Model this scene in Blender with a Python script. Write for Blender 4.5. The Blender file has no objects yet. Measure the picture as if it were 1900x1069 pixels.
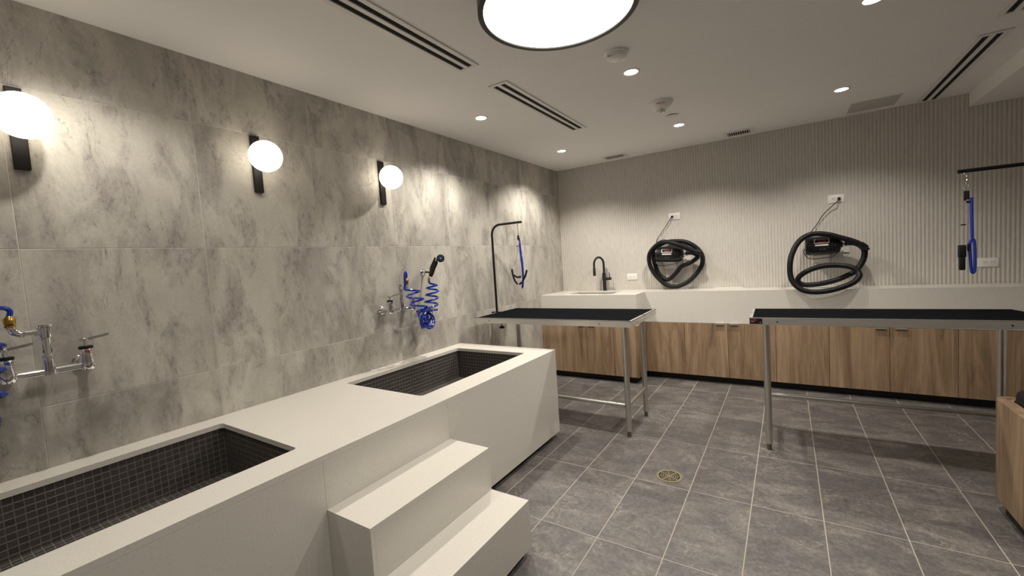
import bpy, bmesh, math, random
from mathutils import Vector, Matrix
from math import pi, sin, cos, radians
random.seed(7)
sc = bpy.context.scene
COL = sc.collection

# ------------------------------------------------------------------ camera
cam = bpy.data.cameras.new('camera')
cam.sensor_width = 36.0
cam.lens = 36.0 * 783.92 / 1900.0
cam.clip_start = 0.02
co = bpy.data.objects.new('camera', cam)
COL.objects.link(co)
R_ = Vector((0.83744074, 0.54274857, -0.06416378))
U_ = Vector((0.0194398, 0.08774678, 0.99595311))
F_ = Vector((-0.5461823, 0.83529904, -0.06293181))
m = Matrix((R_, U_, -F_)).transposed().to_4x4()
m.translation = Vector((2.39572, 0.0, 1.35138))
co.matrix_world = m
sc.camera = co

# ------------------------------------------------------------------ world / exposure
w = bpy.data.worlds.new('world'); sc.world = w
w.use_nodes = True
w.node_tree.nodes['Background'].inputs[0].default_value = (1, .95, .88, 1)
w.node_tree.nodes['Background'].inputs[1].default_value = 0.02
sc.view_settings.view_transform = 'Standard'
sc.view_settings.look = 'None'
sc.view_settings.gamma = 1.0
sc.view_settings.use_curve_mapping = False
sc.view_settings.exposure = 0.09
POT_W, DRUM_E, GLOBE_E = 80.0, 8.0, 4.6
POT_C, DRUM_C, GLOBE_C = (1, .93, .83), (1, .94, .85), (1, .89, .72)

# ------------------------------------------------------------------ materials
MAT = {}
def nmat(name):
    mt = bpy.data.materials.new(name); mt.use_nodes = True
    nt = mt.node_tree
    b = nt.nodes['Principled BSDF']
    MAT[name] = mt
    return mt, nt, b
def N(nt, t, **kw):
    n = nt.nodes.new(t)
    for k, v in kw.items():
        if k in n.inputs: n.inputs[k].default_value = v
        else: setattr(n, k, v)
    return n
def simple(name, col, rough=.5, metal=0.0, **kw):
    mt, nt, b = nmat(name)
    b.inputs['Base Color'].default_value = (*col, 1)
    b.inputs['Roughness'].default_value = rough
    b.inputs['Metallic'].default_value = metal
    for k, v in kw.items(): b.inputs[k].default_value = v
    return mt
def emis(name, col, s):
    mt, nt, b = nmat(name)
    b.inputs['Base Color'].default_value = (.8, .8, .78, 1)
    b.inputs['Emission Color'].default_value = (*col, 1)
    b.inputs['Emission Strength'].default_value = s
    b.inputs['Roughness'].default_value = .4
    return mt
def coords(nt, rnd=(37., 91., 53.), rot=(0, 0, 0), scale=(1, 1, 1)):
    tc = N(nt, 'ShaderNodeTexCoord')
    oi = N(nt, 'ShaderNodeObjectInfo')
    mul = N(nt, 'ShaderNodeVectorMath', operation='MULTIPLY')
    nt.links.new(oi.outputs['Random'], mul.inputs[0]); mul.inputs[1].default_value = rnd
    add = N(nt, 'ShaderNodeVectorMath', operation='ADD')
    nt.links.new(tc.outputs['Object'], add.inputs[0]); nt.links.new(mul.outputs[0], add.inputs[1])
    mp = N(nt, 'ShaderNodeMapping')
    mp.inputs['Rotation'].default_value = rot
    mp.inputs['Scale'].default_value = scale
    nt.links.new(add.outputs[0], mp.inputs[0])
    return add.outputs[0], mp.outputs[0]
def ramp(nt, src, stops):
    r = N(nt, 'ShaderNodeValToRGB')
    e = r.color_ramp.elements
    while len(e) > len(stops): e.remove(e[-1])
    while len(e) < len(stops): e.new(.5)
    for i, (p, c) in enumerate(stops):
        e[i].position = p
        e[i].color = (*c, 1) if len(c) == 3 else c
    nt.links.new(src, r.inputs[0])
    return r.outputs[0]
def mix(nt, fac, a, b, mode='MIX'):
    n = N(nt, 'ShaderNodeMix', data_type='RGBA', blend_type=mode)
    for s, i in ((fac, 0), (a, 6), (b, 7)):
        if hasattr(s, 'links'): nt.links.new(s, n.inputs[i])
        elif i == 0: n.inputs[0].default_value = s
        else: n.inputs[i].default_value = (*s, 1)
    return n.outputs[2]
def noise(nt, vec, scale, detail=6, rough=.6, dist=0.0):
    n = N(nt, 'ShaderNodeTexNoise')
    n.inputs['Scale'].default_value = scale; n.inputs['Detail'].default_value = detail
    n.inputs['Roughness'].default_value = rough; n.inputs['Distortion'].default_value = dist
    nt.links.new(vec, n.inputs['Vector'])
    return n.outputs['Fac']
def bump(nt, b, h, strength=.2, dist=.01):
    n = N(nt, 'ShaderNodeBump'); n.inputs['Strength'].default_value = strength
    n.inputs['Distance'].default_value = dist
    nt.links.new(h, n.inputs['Height']); nt.links.new(n.outputs[0], b.inputs['Normal'])

# large stone-look wall tile: pale ground, diagonal clouds, grainy dark flecks, hair cracks
mt, nt, b = nmat('wall_tile')
raw, st = coords(nt, rot=(radians(-30), 0, 0), scale=(1, 2.3, 1.0))
big = noise(nt, st, 1.5, 4, .55, .6)
cloud = noise(nt, st, 3.2, 9, .72, .5)
grain = noise(nt, st, 26, 5, .75, .3)
fine = noise(nt, raw, 90, 4, .7)
ground = ramp(nt, big, [(.34, (.57, .545, .485)), (.47, (.50, .476, .422)), (.58, (.42, .398, .355)), (.70, (.335, .313, .285))])
c1 = mix(nt, ramp(nt, cloud, [(.475, (0, 0, 0)), (.57, (.36, .36, .36)), (.70, (.78, .78, .78))]), ground, (.245, .223, .207))
msk = N(nt, 'ShaderNodeMath', operation='MULTIPLY')
nt.links.new(ramp(nt, grain, [(.50, (0, 0, 0)), (.64, (1, 1, 1))]), msk.inputs[0])
nt.links.new(ramp(nt, cloud, [(.46, (0, 0, 0)), (.62, (.8, .8, .8))]), msk.inputs[1])
c2 = mix(nt, msk.outputs[0], c1, (.20, .18, .175))
crk = noise(nt, st, 2.6, 9, .62, .9)
msk2 = N(nt, 'ShaderNodeMath', operation='MULTIPLY')
nt.links.new(ramp(nt, crk, [(.4935, (0, 0, 0)), (.5, (.8, .8, .8)), (.5065, (0, 0, 0))]), msk2.inputs[0])
nt.links.new(ramp(nt, noise(nt, raw, 3.3, 3, .5), [(.52, (0, 0, 0)), (.62, (1, 1, 1))]), msk2.inputs[1])
c3 = mix(nt, msk2.outputs[0], c2, (.15, .135, .13))
pale = ramp(nt, noise(nt, st, 2.0, 7, .65, 1.2), [(.56, (0, 0, 0)), (.68, (.55, .55, .55))])
c4 = mix(nt, pale, c3, (.62, .60, .54))
nt.links.new(mix(nt, .10, c4, ramp(nt, fine, [(.3, (.1, .1, .1)), (.7, (.9, .9, .9))]), 'OVERLAY'), b.inputs['Base Color'])
b.inputs['Roughness'].default_value = .45
bump(nt, b, cloud, .08, .004)

# dark slate-look floor tile
mt, nt, b = nmat('floor_tile')
raw, st = coords(nt, rot=(0, 0, radians(18)), scale=(1, 1.6, 1))
big = noise(nt, st, 4.2, 7, .68, .8)
fine = noise(nt, raw, 55, 6, .72)
base = ramp(nt, big, [(.28, (.080, .073, .076)), (.48, (.118, .108, .106)), (.60, (.165, .152, .140)), (.74, (.225, .208, .186))])
vor = N(nt, 'ShaderNodeTexNoise'); vor.inputs['Scale'].default_value = 5.0; vor.inputs['Detail'].default_value = 9; vor.inputs['Roughness'].default_value = .66; vor.inputs['Distortion'].default_value = .7
nt.links.new(raw, vor.inputs['Vector'])
vein = ramp(nt, vor.outputs['Fac'], [(.492, (0, 0, 0)), (.5, (.85, .85, .85)), (.508, (0, 0, 0))])
patch = ramp(nt, noise(nt, raw, 3.1, 3, .5), [(.50, (0, 0, 0)), (.62, (1, 1, 1))])
vm = N(nt, 'ShaderNodeMath', operation='MULTIPLY'); nt.links.new(vein, vm.inputs[0]); nt.links.new(patch, vm.inputs[1])
c = mix(nt, vm.outputs[0], base, (.34, .31, .27))
spk = ramp(nt, fine, [(.35, (.25, .25, .25)), (.5, (.5, .5, .5)), (.68, (.85, .85, .85))])
nt.links.new(mix(nt, .55, c, spk, 'OVERLAY'), b.inputs['Base Color'])
b.inputs['Roughness'].default_value = .47
bump(nt, b, fine, .10, .002)

# oak laminate, grain upright; the bench is a slightly darker board
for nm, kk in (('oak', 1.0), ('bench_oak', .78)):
  mt, nt, b = nmat(nm)
  raw, st = coords(nt, scale=(5.5, 5.5, .55))
  g = noise(nt, st, 2.2, 8, .66, .9)
  raw2, st2 = coords(nt, scale=(60, 60, 1.4))
  g2 = noise(nt, st2, 1.6, 4, .7)
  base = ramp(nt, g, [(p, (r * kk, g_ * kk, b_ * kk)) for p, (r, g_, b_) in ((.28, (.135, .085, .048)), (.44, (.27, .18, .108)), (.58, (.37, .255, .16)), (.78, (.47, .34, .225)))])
  nt.links.new(mix(nt, .35, base, ramp(nt, g2, [(.3, (.2, .2, .2)), (.7, (.75, .75, .75))]), 'OVERLAY'), b.inputs['Base Color'])
  b.inputs['Roughness'].default_value = .5
  bump(nt, b, g2, .08, .002)

# pale quartz
mt, nt, b = nmat('quartz')
raw, st = coords(nt, rnd=(3, 5, 7))
sp = noise(nt, raw, 140, 3, .6)
nt.links.new(ramp(nt, sp, [(.30, (.61, .585, .53)), (.42, (.68, .655, .60)), (.7, (.71, .685, .63))]), b.inputs['Base Color'])
b.inputs['Roughness'].default_value = .22

# painted ceiling
mt, nt, b = nmat('ceiling_paint')
raw, st = coords(nt, rnd=(0, 0, 0))
nt.links.new(ramp(nt, noise(nt, raw, 2, 3), [(.3, (.86, .845, .83)), (.7, (.88, .865, .85))]), b.inputs['Base Color'])
b.inputs['Roughness'].default_value = .8
simple('bulkhead_paint', (.86, .84, .815), .75)
# ribbed wall covering
mt, nt, b = nmat('ribbed_wall')
raw, st = coords(nt, rnd=(0, 0, 0), scale=(1, 1, .2))
nt.links.new(ramp(nt, noise(nt, st, 60, 4), [(.3, (.57, .54, .495)), (.7, (.64, .61, .56))]), b.inputs['Base Color'])
b.inputs['Roughness'].default_value = .7
simple('plain_wall', (.68, .66, .63), .8)
# brushed stainless
mt, nt, b = nmat('stainless')
raw, st = coords(nt, scale=(2, 120, 120))
br = noise(nt, st, 3, 3, .6)
nt.links.new(ramp(nt, br, [(.3, (.68, .665, .63)), (.7, (.80, .78, .745))]), b.inputs['Base Color'])
b.inputs['Metallic'].default_value = .9; b.inputs['Roughness'].default_value = .36
mt, nt, b = nmat('stainless_leg')
b.inputs['Base Color'].default_value = (.66, .64, .60, 1)
b.inputs['Metallic'].default_value = .95; b.inputs['Roughness'].default_value = .32
simple('foot_metal', (.22, .20, .18), .4, .9)
simple('chrome', (.85, .85, .86), .06, 1.0)
simple('brass', (.62, .40, .10), .25, 1.0)
simple('bronze_grate', (.62, .54, .38), .32, 1.0)
# rubber mat with fine ribs
mt, nt, b = nmat('rubber_mat')
raw, st = coords(nt, rnd=(0, 0, 0), scale=(1, 260, 1))
wv = N(nt, 'ShaderNodeTexWave', bands_direction='Y'); wv.inputs['Scale'].default_value = .32
nt.links.new(st, wv.inputs['Vector'])
b.inputs['Base Color'].default_value = (.008, .0085, .010, 1); b.inputs['Roughness'].default_value = .55; b.inputs['Specular IOR Level'].default_value = .0
bump(nt, b, wv.outputs['Fac'], .35, .002)
simple('black_metal', (.008, .0075, .0075), .42, .0, **{'Specular IOR Level': .25})
simple('black_matte', (.010, .010, .010), .55)
simple('black_plastic', (.010, .010, .011), .34, 0.0, **{'Specular IOR Level': .35})
simple('hose_black', (.010, .010, .011), .45, 0.0, **{'Specular IOR Level': .22})
simple('black_rubber', (.012, .012, .012), .6, 0.0, **{'Specular IOR Level': .2})
simple('toe_black', (.006, .006, .006), .6)
simple('slot_dark', (.006, .006, .006), .9)
simple('white_plastic', (.86, .85, .82), .35)
simple('white_metal', (.80, .775, .74), .45)
simple('panel_grey', (.52, .50, .47), .7)
simple('wall_grout', (.62, .59, .54), .85)
simple('floor_grout', (.40, .365, .32), .9)
mt, nt, b = nmat('mosaic')
oi = N(nt, 'ShaderNodeObjectInfo')
nt.links.new(ramp(nt, oi.outputs['Random'], [(0, (.052, .046, .042)), (.5, (.066, .058, .053)), (1, (.082, .070, .065))]), b.inputs['Base Color'])
b.inputs['Roughness'].default_value = .38
simple('mosaic_grout', (.17, .155, .14), .9)
mt, nt, b = nmat('blue_hose')
b.inputs['Base Color'].default_value = (.006, .035, .34, 1); b.inputs['Roughness'].default_value = .18
b.inputs['Coat Weight'].default_value = .4
simple('blue_strap', (.008, .03, .33), .5)
simple('red_mark', (.45, .015, .012), .5)
simple('face_slate', (.035, .05, .095), .35)
simple('blue_mark', (.02, .05, .4), .4)
simple('white_print', (.75, .74, .70), .5)
simple('label_silver', (.75, .74, .72), .18, 1.0)
simple('lens_clear', (.75, .75, .74), .08, .6)
simple('upholstery_black', (.010, .010, .009), .6, 0.0, **{'Specular IOR Level': .12})
simple('drum_black', (.014, .012, .012), .35, .2)
emis('drum_glow', DRUM_C, DRUM_E)
emis('globe_glow', GLOBE_C, GLOBE_E)
emis('pot_glow', (1, .97, .90), 14.0)

# ------------------------------------------------------------------ mesh helpers
class MB:
    def __init__(s): s.v = []; s.f = []
    def add(s, V, F):
        o = len(s.v); s.v += [tuple(p) for p in V]; s.f += [tuple(i + o for i in f) for f in F]; return s
    def box(s, x0, x1, y0, y1, z0, z1, bev=0.0, seg=2, M=None):
        bm = bmesh.new()
        bmesh.ops.create_cube(bm, size=1)
        for v in bm.verts:
            v.co = Vector(((x0 + x1) / 2 + v.co.x * (x1 - x0), (y0 + y1) / 2 + v.co.y * (y1 - y0), (z0 + z1) / 2 + v.co.z * (z1 - z0)))
        if bev > 0:
            bmesh.ops.bevel(bm, geom=list(bm.edges), offset=bev, segments=seg, affect='EDGES', profile=.5)
        if M is not None: bmesh.ops.transform(bm, matrix=M, verts=bm.verts)
        bm.verts.index_update()
        s.add([v.co for v in bm.verts], [[v.index for v in f.verts] for f in bm.faces])
        bm.free(); return s
    def lathe(s, prof, c=(0, 0, 0), axis=(0, 0, 1), n=20):
        a = Vector(axis).normalized()
        u = a.orthogonal().normalized(); v = a.cross(u); c = Vector(c)
        V = []; F = []
        k = len(prof)
        for (r, h) in prof:
            for i in range(n):
                t = 2 * pi * i / n
                V.append(c + a * h + (u * cos(t) + v * sin(t)) * r)
        for j in range(k - 1):
            for i in range(n):
                i2 = (i + 1) % n
                F.append((j * n + i, j * n + i2, (j + 1) * n + i2, (j + 1) * n + i))
        F.append(tuple(reversed(range(n)))); F.append(tuple((k - 1) * n + i for i in range(n)))
        return s.add(V, F)
    def cyl(s, p0, p1, r, r1=None, n=16):
        p0 = Vector(p0); p1 = Vector(p1); d = p1 - p0
        return s.lathe([(r, 0), (r if r1 is None else r1, d.length)], p0, d, n)
    def tube(s, P, r, n=10, closed=False):
        P = [Vector(p) for p in P]; m_ = len(P)
        rr = r if hasattr(r, '__len__') else [r] * m_
        T = []
        for i in range(m_):
            a = P[(i - 1) % m_] if closed or i > 0 else P[i]
            b_ = P[(i + 1) % m_] if closed or i < m_ - 1 else P[i]
            T.append((b_ - a).normalized())
        u = T[0].orthogonal().normalized()
        V = []; F = []
        for i in range(m_):
            u = (u - T[i] * u.dot(T[i])).normalized(); v = T[i].cross(u)
            for k in range(n):
                t = 2 * pi * k / n
                V.append(P[i] + (u * cos(t) + v * sin(t)) * rr[i])
        for i in range(m_ if closed else m_ - 1):
            j = (i + 1) % m_
            for k in range(n):
                k2 = (k + 1) % n
                F.append((i * n + k, i * n + k2, j * n + k2, j * n + k))
        if not closed:
            F.append(tuple(reversed(range(n)))); F.append(tuple((m_ - 1) * n + k for k in range(n)))
        return s.add(V, F)
    def prism(s, poly, z0, z1):
        n = len(poly)
        V = [(x, y, z0) for x, y in poly] + [(x, y, z1) for x, y in poly]
        F = [tuple(reversed(range(n))), tuple(range(n, 2 * n))] + [(i, (i + 1) % n, n + (i + 1) % n, n + i) for i in range(n)]
        return s.add(V, F)
    def sphere(s, c, r, n=24, k=14, sc_=(1, 1, 1)):
        prof = []
        V = [(c[0], c[1], c[2] - r * sc_[2])]; F = []
        for j in range(1, k):
            ph = -pi / 2 + pi * j / k
            for i in range(n):
                t = 2 * pi * i / n
                V.append((c[0] + r * cos(ph) * cos(t) * sc_[0], c[1] + r * cos(ph) * sin(t) * sc_[1], c[2] + r * sin(ph) * sc_[2]))
        V.append((c[0], c[1], c[2] + r * sc_[2]))
        for i in range(n):
            i2 = (i + 1) % n
            F.append((0, 1 + i2, 1 + i)); F.append((len(V) - 1, 1 + (k - 2) * n + i, 1 + (k - 2) * n + i2))
            for j in range(k - 2):
                F.append((1 + j * n + i, 1 + j * n + i2, 1 + (j + 1) * n + i2, 1 + (j + 1) * n + i))
        return s.add(V, F)
    def mesh(s, name, smooth=True, ang=35):
        me = bpy.data.meshes.new(name); me.from_pydata(s.v, [], s.f); me.update()
        bm = bmesh.new(); bm.from_mesh(me); bmesh.ops.recalc_face_normals(bm, faces=bm.faces); bm.to_mesh(me); bm.free()
        if smooth:
            me.polygons.foreach_set('use_smooth', [True] * len(me.polygons))
            me.set_sharp_from_angle(angle=radians(ang))
        return me
    def build(s, name, mat, parent=None, loc=(0, 0, 0), **kw):
        me = s.mesh(name, **kw)
        me.materials.append(MAT[mat])
        return link(name, me, parent, loc)
def link(name, me, parent=None, loc=(0, 0, 0), rotz=0):
    o = bpy.data.objects.new(name, me); COL.objects.link(o)
    o.location = loc; o.rotation_euler = (0, 0, rotz)
    if parent is not None: o.parent = parent
    return o
def tag(o, label=None, cat=None, group=None, kind=None):
    if label: o['label'] = label
    if cat: o['category'] = cat
    if group: o['group'] = group
    if kind: o['kind'] = kind
    return o
def thing(name, label, cat, loc=(0, 0, 0), rotz=0, group=None):
    o = bpy.data.objects.new(name, None); COL.objects.link(o)
    o.empty_display_size = .05
    o.location = loc; o.rotation_euler = (0, 0, rotz)
    return tag(o, label, cat, group)
def catmull(P, step=6, closed=False):
    P = [Vector(p) for p in P]; out = []; n = len(P)
    for i in range(n if closed else n - 1):
        p1 = P[i]; p2 = P[(i + 1) % n]
        p0 = P[i - 1] if (i > 0 or closed) else p1 * 2 - p2
        p3 = P[(i + 2) % n] if (i + 2 < n or closed) else p2 * 2 - p1
        for k in range(step):
            t = k / step
            out.append(.5 * ((2 * p1) + (p2 - p0) * t + (2 * p0 - 5 * p1 + 4 * p2 - p3) * t * t + (3 * p1 - p0 - 3 * p2 + p3) * t ** 3))
    if not closed: out.append(P[-1])
    return out
def resample(P, d):
    out = [P[0]]; acc = 0.0
    for a, b_ in zip(P[:-1], P[1:]):
        L = (b_ - a).length
        if L < 1e-9: continue
        pos = d - acc
        while pos <= L:
            out.append(a + (b_ - a) * (pos / L)); pos += d
        acc = (acc + L) % d if L + acc >= d else acc + L
    return out
def rrect(x0, x1, y0, y1, r, n=5):
    pts = []
    for cx, cy, a0 in ((x1 - r, y1 - r, 0), (x0 + r, y1 - r, pi / 2), (x0 + r, y0 + r, pi), (x1 - r, y0 + r, 1.5 * pi)):
        for k in range(n + 1):
            a = a0 + pi / 2 * k / n
            pts.append((cx + r * cos(a), cy + r * sin(a)))
    return pts
def holed_plate(outer, holes, z0, z1):
    """slab with openings, as MB"""
    cu = bpy.data.curves.new('tmp', 'CURVE'); cu.dimensions = '2D'; cu.fill_mode = 'BOTH'; cu.extrude = (z1 - z0) / 2
    for poly in [outer] + holes:
        sp = cu.splines.new('POLY'); sp.points.add(len(poly) - 1); sp.use_cyclic_u = True
        for p, (x, y) in zip(sp.points, poly): p.co = (x, y, 0, 1)
    ob = bpy.data.objects.new('tmp', cu); COL.objects.link(ob)
    dg = bpy.context.evaluated_depsgraph_get()
    me = bpy.data.meshes.new_from_object(ob.evaluated_get(dg))
    mb = MB(); zc = (z0 + z1) / 2
    bm = bmesh.new(); bm.from_mesh(me); bmesh.ops.remove_doubles(bm, verts=bm.verts, dist=1e-5); bm.verts.index_update()
    mb.add([(v.co.x, v.co.y, v.co.z + zc) for v in bm.verts], [[v.index for v in f.verts] for f in bm.faces])
    bm.free(); bpy.data.objects.remove(ob); bpy.data.curves.remove(cu); bpy.data.meshes.remove(me)
    return mb
def text_mesh(txt, size, mat, name, parent, M, depth=.0004):
    cu = bpy.data.curves.new('tmp', 'FONT'); cu.body = txt; cu.size = size; cu.align_x = 'CENTER'; cu.align_y = 'CENTER'; cu.extrude = depth
    ob = bpy.data.objects.new('tmp', cu); COL.objects.link(ob)
    dg = bpy.context.evaluated_depsgraph_get()
    me = bpy.data.meshes.new_from_object(ob.evaluated_get(dg)); me.transform(M)
    me.materials.clear(); me.materials.append(MAT[mat])
    bpy.data.objects.remove(ob); bpy.data.curves.remove(cu)
    return link(name, me, parent)

# ------------------------------------------------------------------ the room
D, H = 4.87, 2.44
XR, YF = 4.75, -1.8
tag(MB().box(-.15, XR + .1, YF - .1, D + .15, -.12, -.0009).build('floor', 'floor_grout', smooth=False), 'dark grey tiled floor with pale grout lines', kind='structure')
FLOOR = bpy.data.objects['floor']
tag(MB().box(-.15, XR + .1, YF - .1, D + .15, H, H + .12).build('ceiling', 'ceiling_paint', smooth=False), 'flat off-white painted ceiling', kind='structure')
tag(MB().box(-.15, -.0012, YF - .1, D + .1, 0, H).build('wall_left', 'wall_grout', smooth=False), 'left wall clad in large grey stone-look tiles', kind='structure')
WL = bpy.data.objects['wall_left']
tag(MB().box(XR, XR + .1, YF - .1, D + .1, 0, H).build('wall_right', 'plain_wall', smooth=False), 'plain painted wall on the right', kind='structure')
tag(MB().box(-.1, XR + .1, YF - .1, YF, 0, H).build('wall_front', 'plain_wall', smooth=False), 'plain painted wall behind the camera', kind='structure')
# ribbed back wall
pitch = .0254
prof = []
x = -.005
while x < XR:
    for k in range(6):
        t = k / 6
        prof.append((x + t * pitch, D - .0055 * abs(sin(pi * t)) ** .7))
    x += pitch
prof.append((x, D))
mb = MB(); n = len(prof)
mb.add([(a, b_, 0) for a, b_ in prof] + [(a, b_, H) for a, b_ in prof] + [(prof[0][0], D + .12, 0), (prof[-1][0], D + .12, 0), (prof[0][0], D + .12, H), (prof[-1][0], D + .12, H)],
       [(i, i + 1, n + i + 1, n + i) for i in range(n - 1)] + [(2 * n, 2 * n + 1, 2 * n + 3, 2 * n + 2)])
tag(mb.build('wall_back', 'ribbed_wall', ang=80), 'back wall with cream vertical ribbed cladding', kind='structure')
# ceiling bulkhead
tag(MB().box(3.622, XR, YF, D - .006, 2.335, H).build('trim_1', 'bulkhead_paint', smooth=False), 'dropped white ceiling bulkhead along the right side', kind='structure')

# floor tiles
TW, TD, g = .3062, .6144, .0042
me = MB().box(-TW / 2 + g / 2, TW / 2 - g / 2, -TD / 2 + g / 2, TD / 2 - g / 2, -.006, 0, .0012, 1).mesh('tile', smooth=False)
me.materials.append(MAT['floor_tile'])
i0 = int(math.floor((0 - 1.6032) / TW)) ; i1 = int(math.ceil((XR - 1.6032) / TW))
j0 = int(math.floor((YF - 2.4325) / TD)) ; j1 = int(math.ceil((D - 2.4325) / TD))
for i in range(i0, i1):
    for j in range(j0, j1):
        xa = max(1.6032 + i * TW, 0); xb = min(1.6032 + (i + 1) * TW, XR)
        ya = max(2.4325 + j * TD, YF); yb = min(2.4325 + (j + 1) * TD, D)
        if xb - xa < .02 or yb - ya < .02: continue
        c = ((xa + xb) / 2, (ya + yb) / 2, 0)
        if xb - xa > TW - .002 and yb - ya > TD - .002:
            link('tile', me, FLOOR, c)
        else:
            hx, hy = (xb - xa) / 2 - g / 2, (yb - ya) / 2 - g / 2
            MB().box(-hx, hx, -hy, hy, -.006, 0, .0012, 1).build('tile', 'floor_tile', FLOOR, c, smooth=False)
# wall tiles
WT = .605; g = .0026
ys = [.33 + WT * k for k in range(-4, 9)]; zs = [0, .305, .91, 1.515, 2.12, H]
ys = [max(YF, min(D, y)) for y in ys]
ys[-1] = D
cache = {}
for a, b_ in zip(ys[:-1], ys[1:]):
    if b_ - a < .02: continue
    for c, d in zip(zs[:-1], zs[1:]):
        key = (round(b_ - a, 3), round(d - c, 3))
        if key not in cache:
            hy, hz = (b_ - a) / 2 - g / 2, (d - c) / 2 - g / 2
            me = MB().box(-.011, 0, -hy, hy, -hz, hz, .001, 1).mesh('tile', smooth=False); me.materials.append(MAT['wall_tile']); cache[key] = me
        link('tile', cache[key], WL, (0, (a + b_) / 2, (c + d) / 2))

# ------------------------------------------------------------------ washing tub
TUB = thing('washing_tub', 'long white quartz washing tub with two dark mosaic basins along the tiled wall', 'tub', (0, 0, 0))
TX, TY0, TY1, TZ = .925, -1.45, 2.785, .671
B1 = (.122, .764, -.173, .877); B2 = (.118, .762, 1.559, 2.612)
holed_plate([(.0005, TY0), (TX, TY0), (TX, TY1), (.0005, TY1)], [rrect(*B1, .018), rrect(*B2, .018)], TZ - .022, TZ).build('deck', 'quartz', TUB, smooth=False)
for a, b_ in ((TY0, .8785), (.8795, 1.5745), (1.5755, TY1)):
    MB().box(TX - .02, TX, a, b_, .045, TZ - .0225).build('front_panel', 'quartz', TUB, smooth=False)
MB().box(.0005, TX - .0205, TY1 - .02, TY1, .045, TZ - .0225).build('end_panel', 'quartz', TUB, smooth=False)
MB().box(.0005, TX - .0205, TY0, TY0 + .02, .045, TZ - .0225).build('end_panel', 'quartz', TUB, smooth=False)
MB().box(.01, TX - .045, TY0 + .03, TY1 - .045, 0, .2).build('toe_kick', 'toe_black', TUB, smooth=False)
P = .0254; tg = .0026; th = .005; BZ = .431
def basin(bb, split):
    x0, x1, y0, y1 = bb
    e = .004   # shell sits just outside the deck opening
    mb = MB()
    X0, X1, Y0, Y1 = x0 - e - th, x1 + e + th, y0 - e - th, y1 + e + th
    q = .0008   # grout stands this far behind the tile faces
    zt = TZ - .0225
    gq = th - q
    mb.box(X0 - .02, X0 + gq, Y0, Y1, BZ - .03, zt); mb.box(X1 - gq, X1 + .02, Y0, Y1, BZ - .03, zt)
    mb.box(X0 - .02, X1 + .02, Y0 - .02, Y0 + gq, BZ - .03, zt); mb.box(X0 - .02, X1 + .02, Y1 - gq, Y1 + .02, BZ - .03, zt)
    mb.box(X0, X1, Y0, Y1, BZ - .03, BZ - q)
    ba = mb.build('basin', 'mosaic_grout', TUB, smooth=False)
    def tl(ax):
        h = P / 2 - tg / 2
        d = th / 2 + .0
        s_ = [(h, h), (h, h), (h, h)]
        if ax == 'x': return MB().box(-d, d, -h, h, -h, h, .0009, 1)
        if ax == 'y': return MB().box(-h, h, -d, d, -h, h, .0009, 1)
        return MB().box(-h, h, -h, h, -d, d, .0009, 1)
    pos = []
    nz = 9; ny = int((Y1 - Y0) / P); nx = int((X1 - X0) / P)
    for j in range(nz):
        z = zt - P * (j + .5)
        for k in range(ny):
            y = Y1 - th - P * (k + .5)
            pos.append(('x', (X0 + th / 2, y, z), 0)); pos.append(('x', (X1 - th / 2, y, z), 9))
        for k in range(nx):
            x = X0 + th + P * (k + .5)
            if x > X1 - th: continue
            pos.append(('y', (x, Y1 - th / 2, z), 1)); pos.append(('y', (x, Y0 + th / 2, z), 9))
    for k in range(ny):
        for i in range(nx):
            x = X0 + th + P * (i + .5)
            if x > X1 - th: continue
            pos.append(('z', (x, Y1 - th - P * (k + .5), BZ - th / 2), 2 if i < 3 else 9))
    single = []; rest = []
    for p in pos:
        (single if split and ((p[2] == 0 and p[1][1] > .14) or (p[2] == 2 and p[1][1] > .14 and p[1][0] < .165)) else rest).append(p)
    # only the ones that show largest stay single
    single = sorted(single, key=lambda p: p[1][1])
    rest += single[300:]; single = single[:300]
    if single:
        ms = {}
        for ax, c, _ in single:
            if ax not in ms:
                ms[ax] = tl(ax).mesh('tile', smooth=False); ms[ax].materials.append(MAT['mosaic'])
            link('tile', ms[ax], ba, c)
    mb = MB(); T = {a: tl(a) for a in 'xyz'}
    for ax, c, _ in rest:
        mb.add([(v[0] + c[0], v[1] + c[1], v[2] + c[2]) for v in T[ax].v], T[ax].f)
    tag(mb.build('mosaic_tiles', 'mosaic', ba, smooth=False), kind='stuff')
    # drain
    MB().lathe([(.04, 0), (.04, .003), (.03, .004)], ((x0 + x1) / 2, (y0 + y1) / 2, BZ), (0, 0, 1), 24).build('drain', 'stainless_leg', ba)
basin(B1, True); basin(B2, False)

# steps
ST = thing('dog_steps', 'two white quartz steps standing against the front of the tub', 'steps', (TX + .0008, 1.227, 0))
SY = .348
MB().box(0, .247, -SY, SY, .442, .462).build('upper_tread', 'quartz', ST, smooth=False)
MB().box(.2471, .457, -SY, SY, .235, .255).build('lower_tread', 'quartz', ST, smooth=False)
MB().box(.229, .247, -SY + .0185, SY - .0185, .2555, .4415).build('upper_riser', 'quartz', ST, smooth=False)
MB().box(.437, .457, -SY + .0185, SY - .0185, .035, .2345).build('lower_riser', 'quartz', ST, smooth=False)
for s_ in (-1, 1):
    a, b_ = sorted((s_ * SY, s_ * (SY - .018)))
    mb = MB()
    poly = [(0, .035), (.457, .035), (.457, .2345), (.247, .2345), (.247, .4415), (0, .4415)]
    nn = len(poly)
    mb.add([(x, a, z) for x, z in poly] + [(x, b_, z) for x, z in poly], [tuple(range(nn)), tuple(reversed(range(nn, 2 * nn)))] + [(i, (i + 1) % nn, nn + (i + 1) % nn, nn + i) for i in range(nn)])
    mb.build('side_panel', 'quartz', ST, smooth=False)
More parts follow.
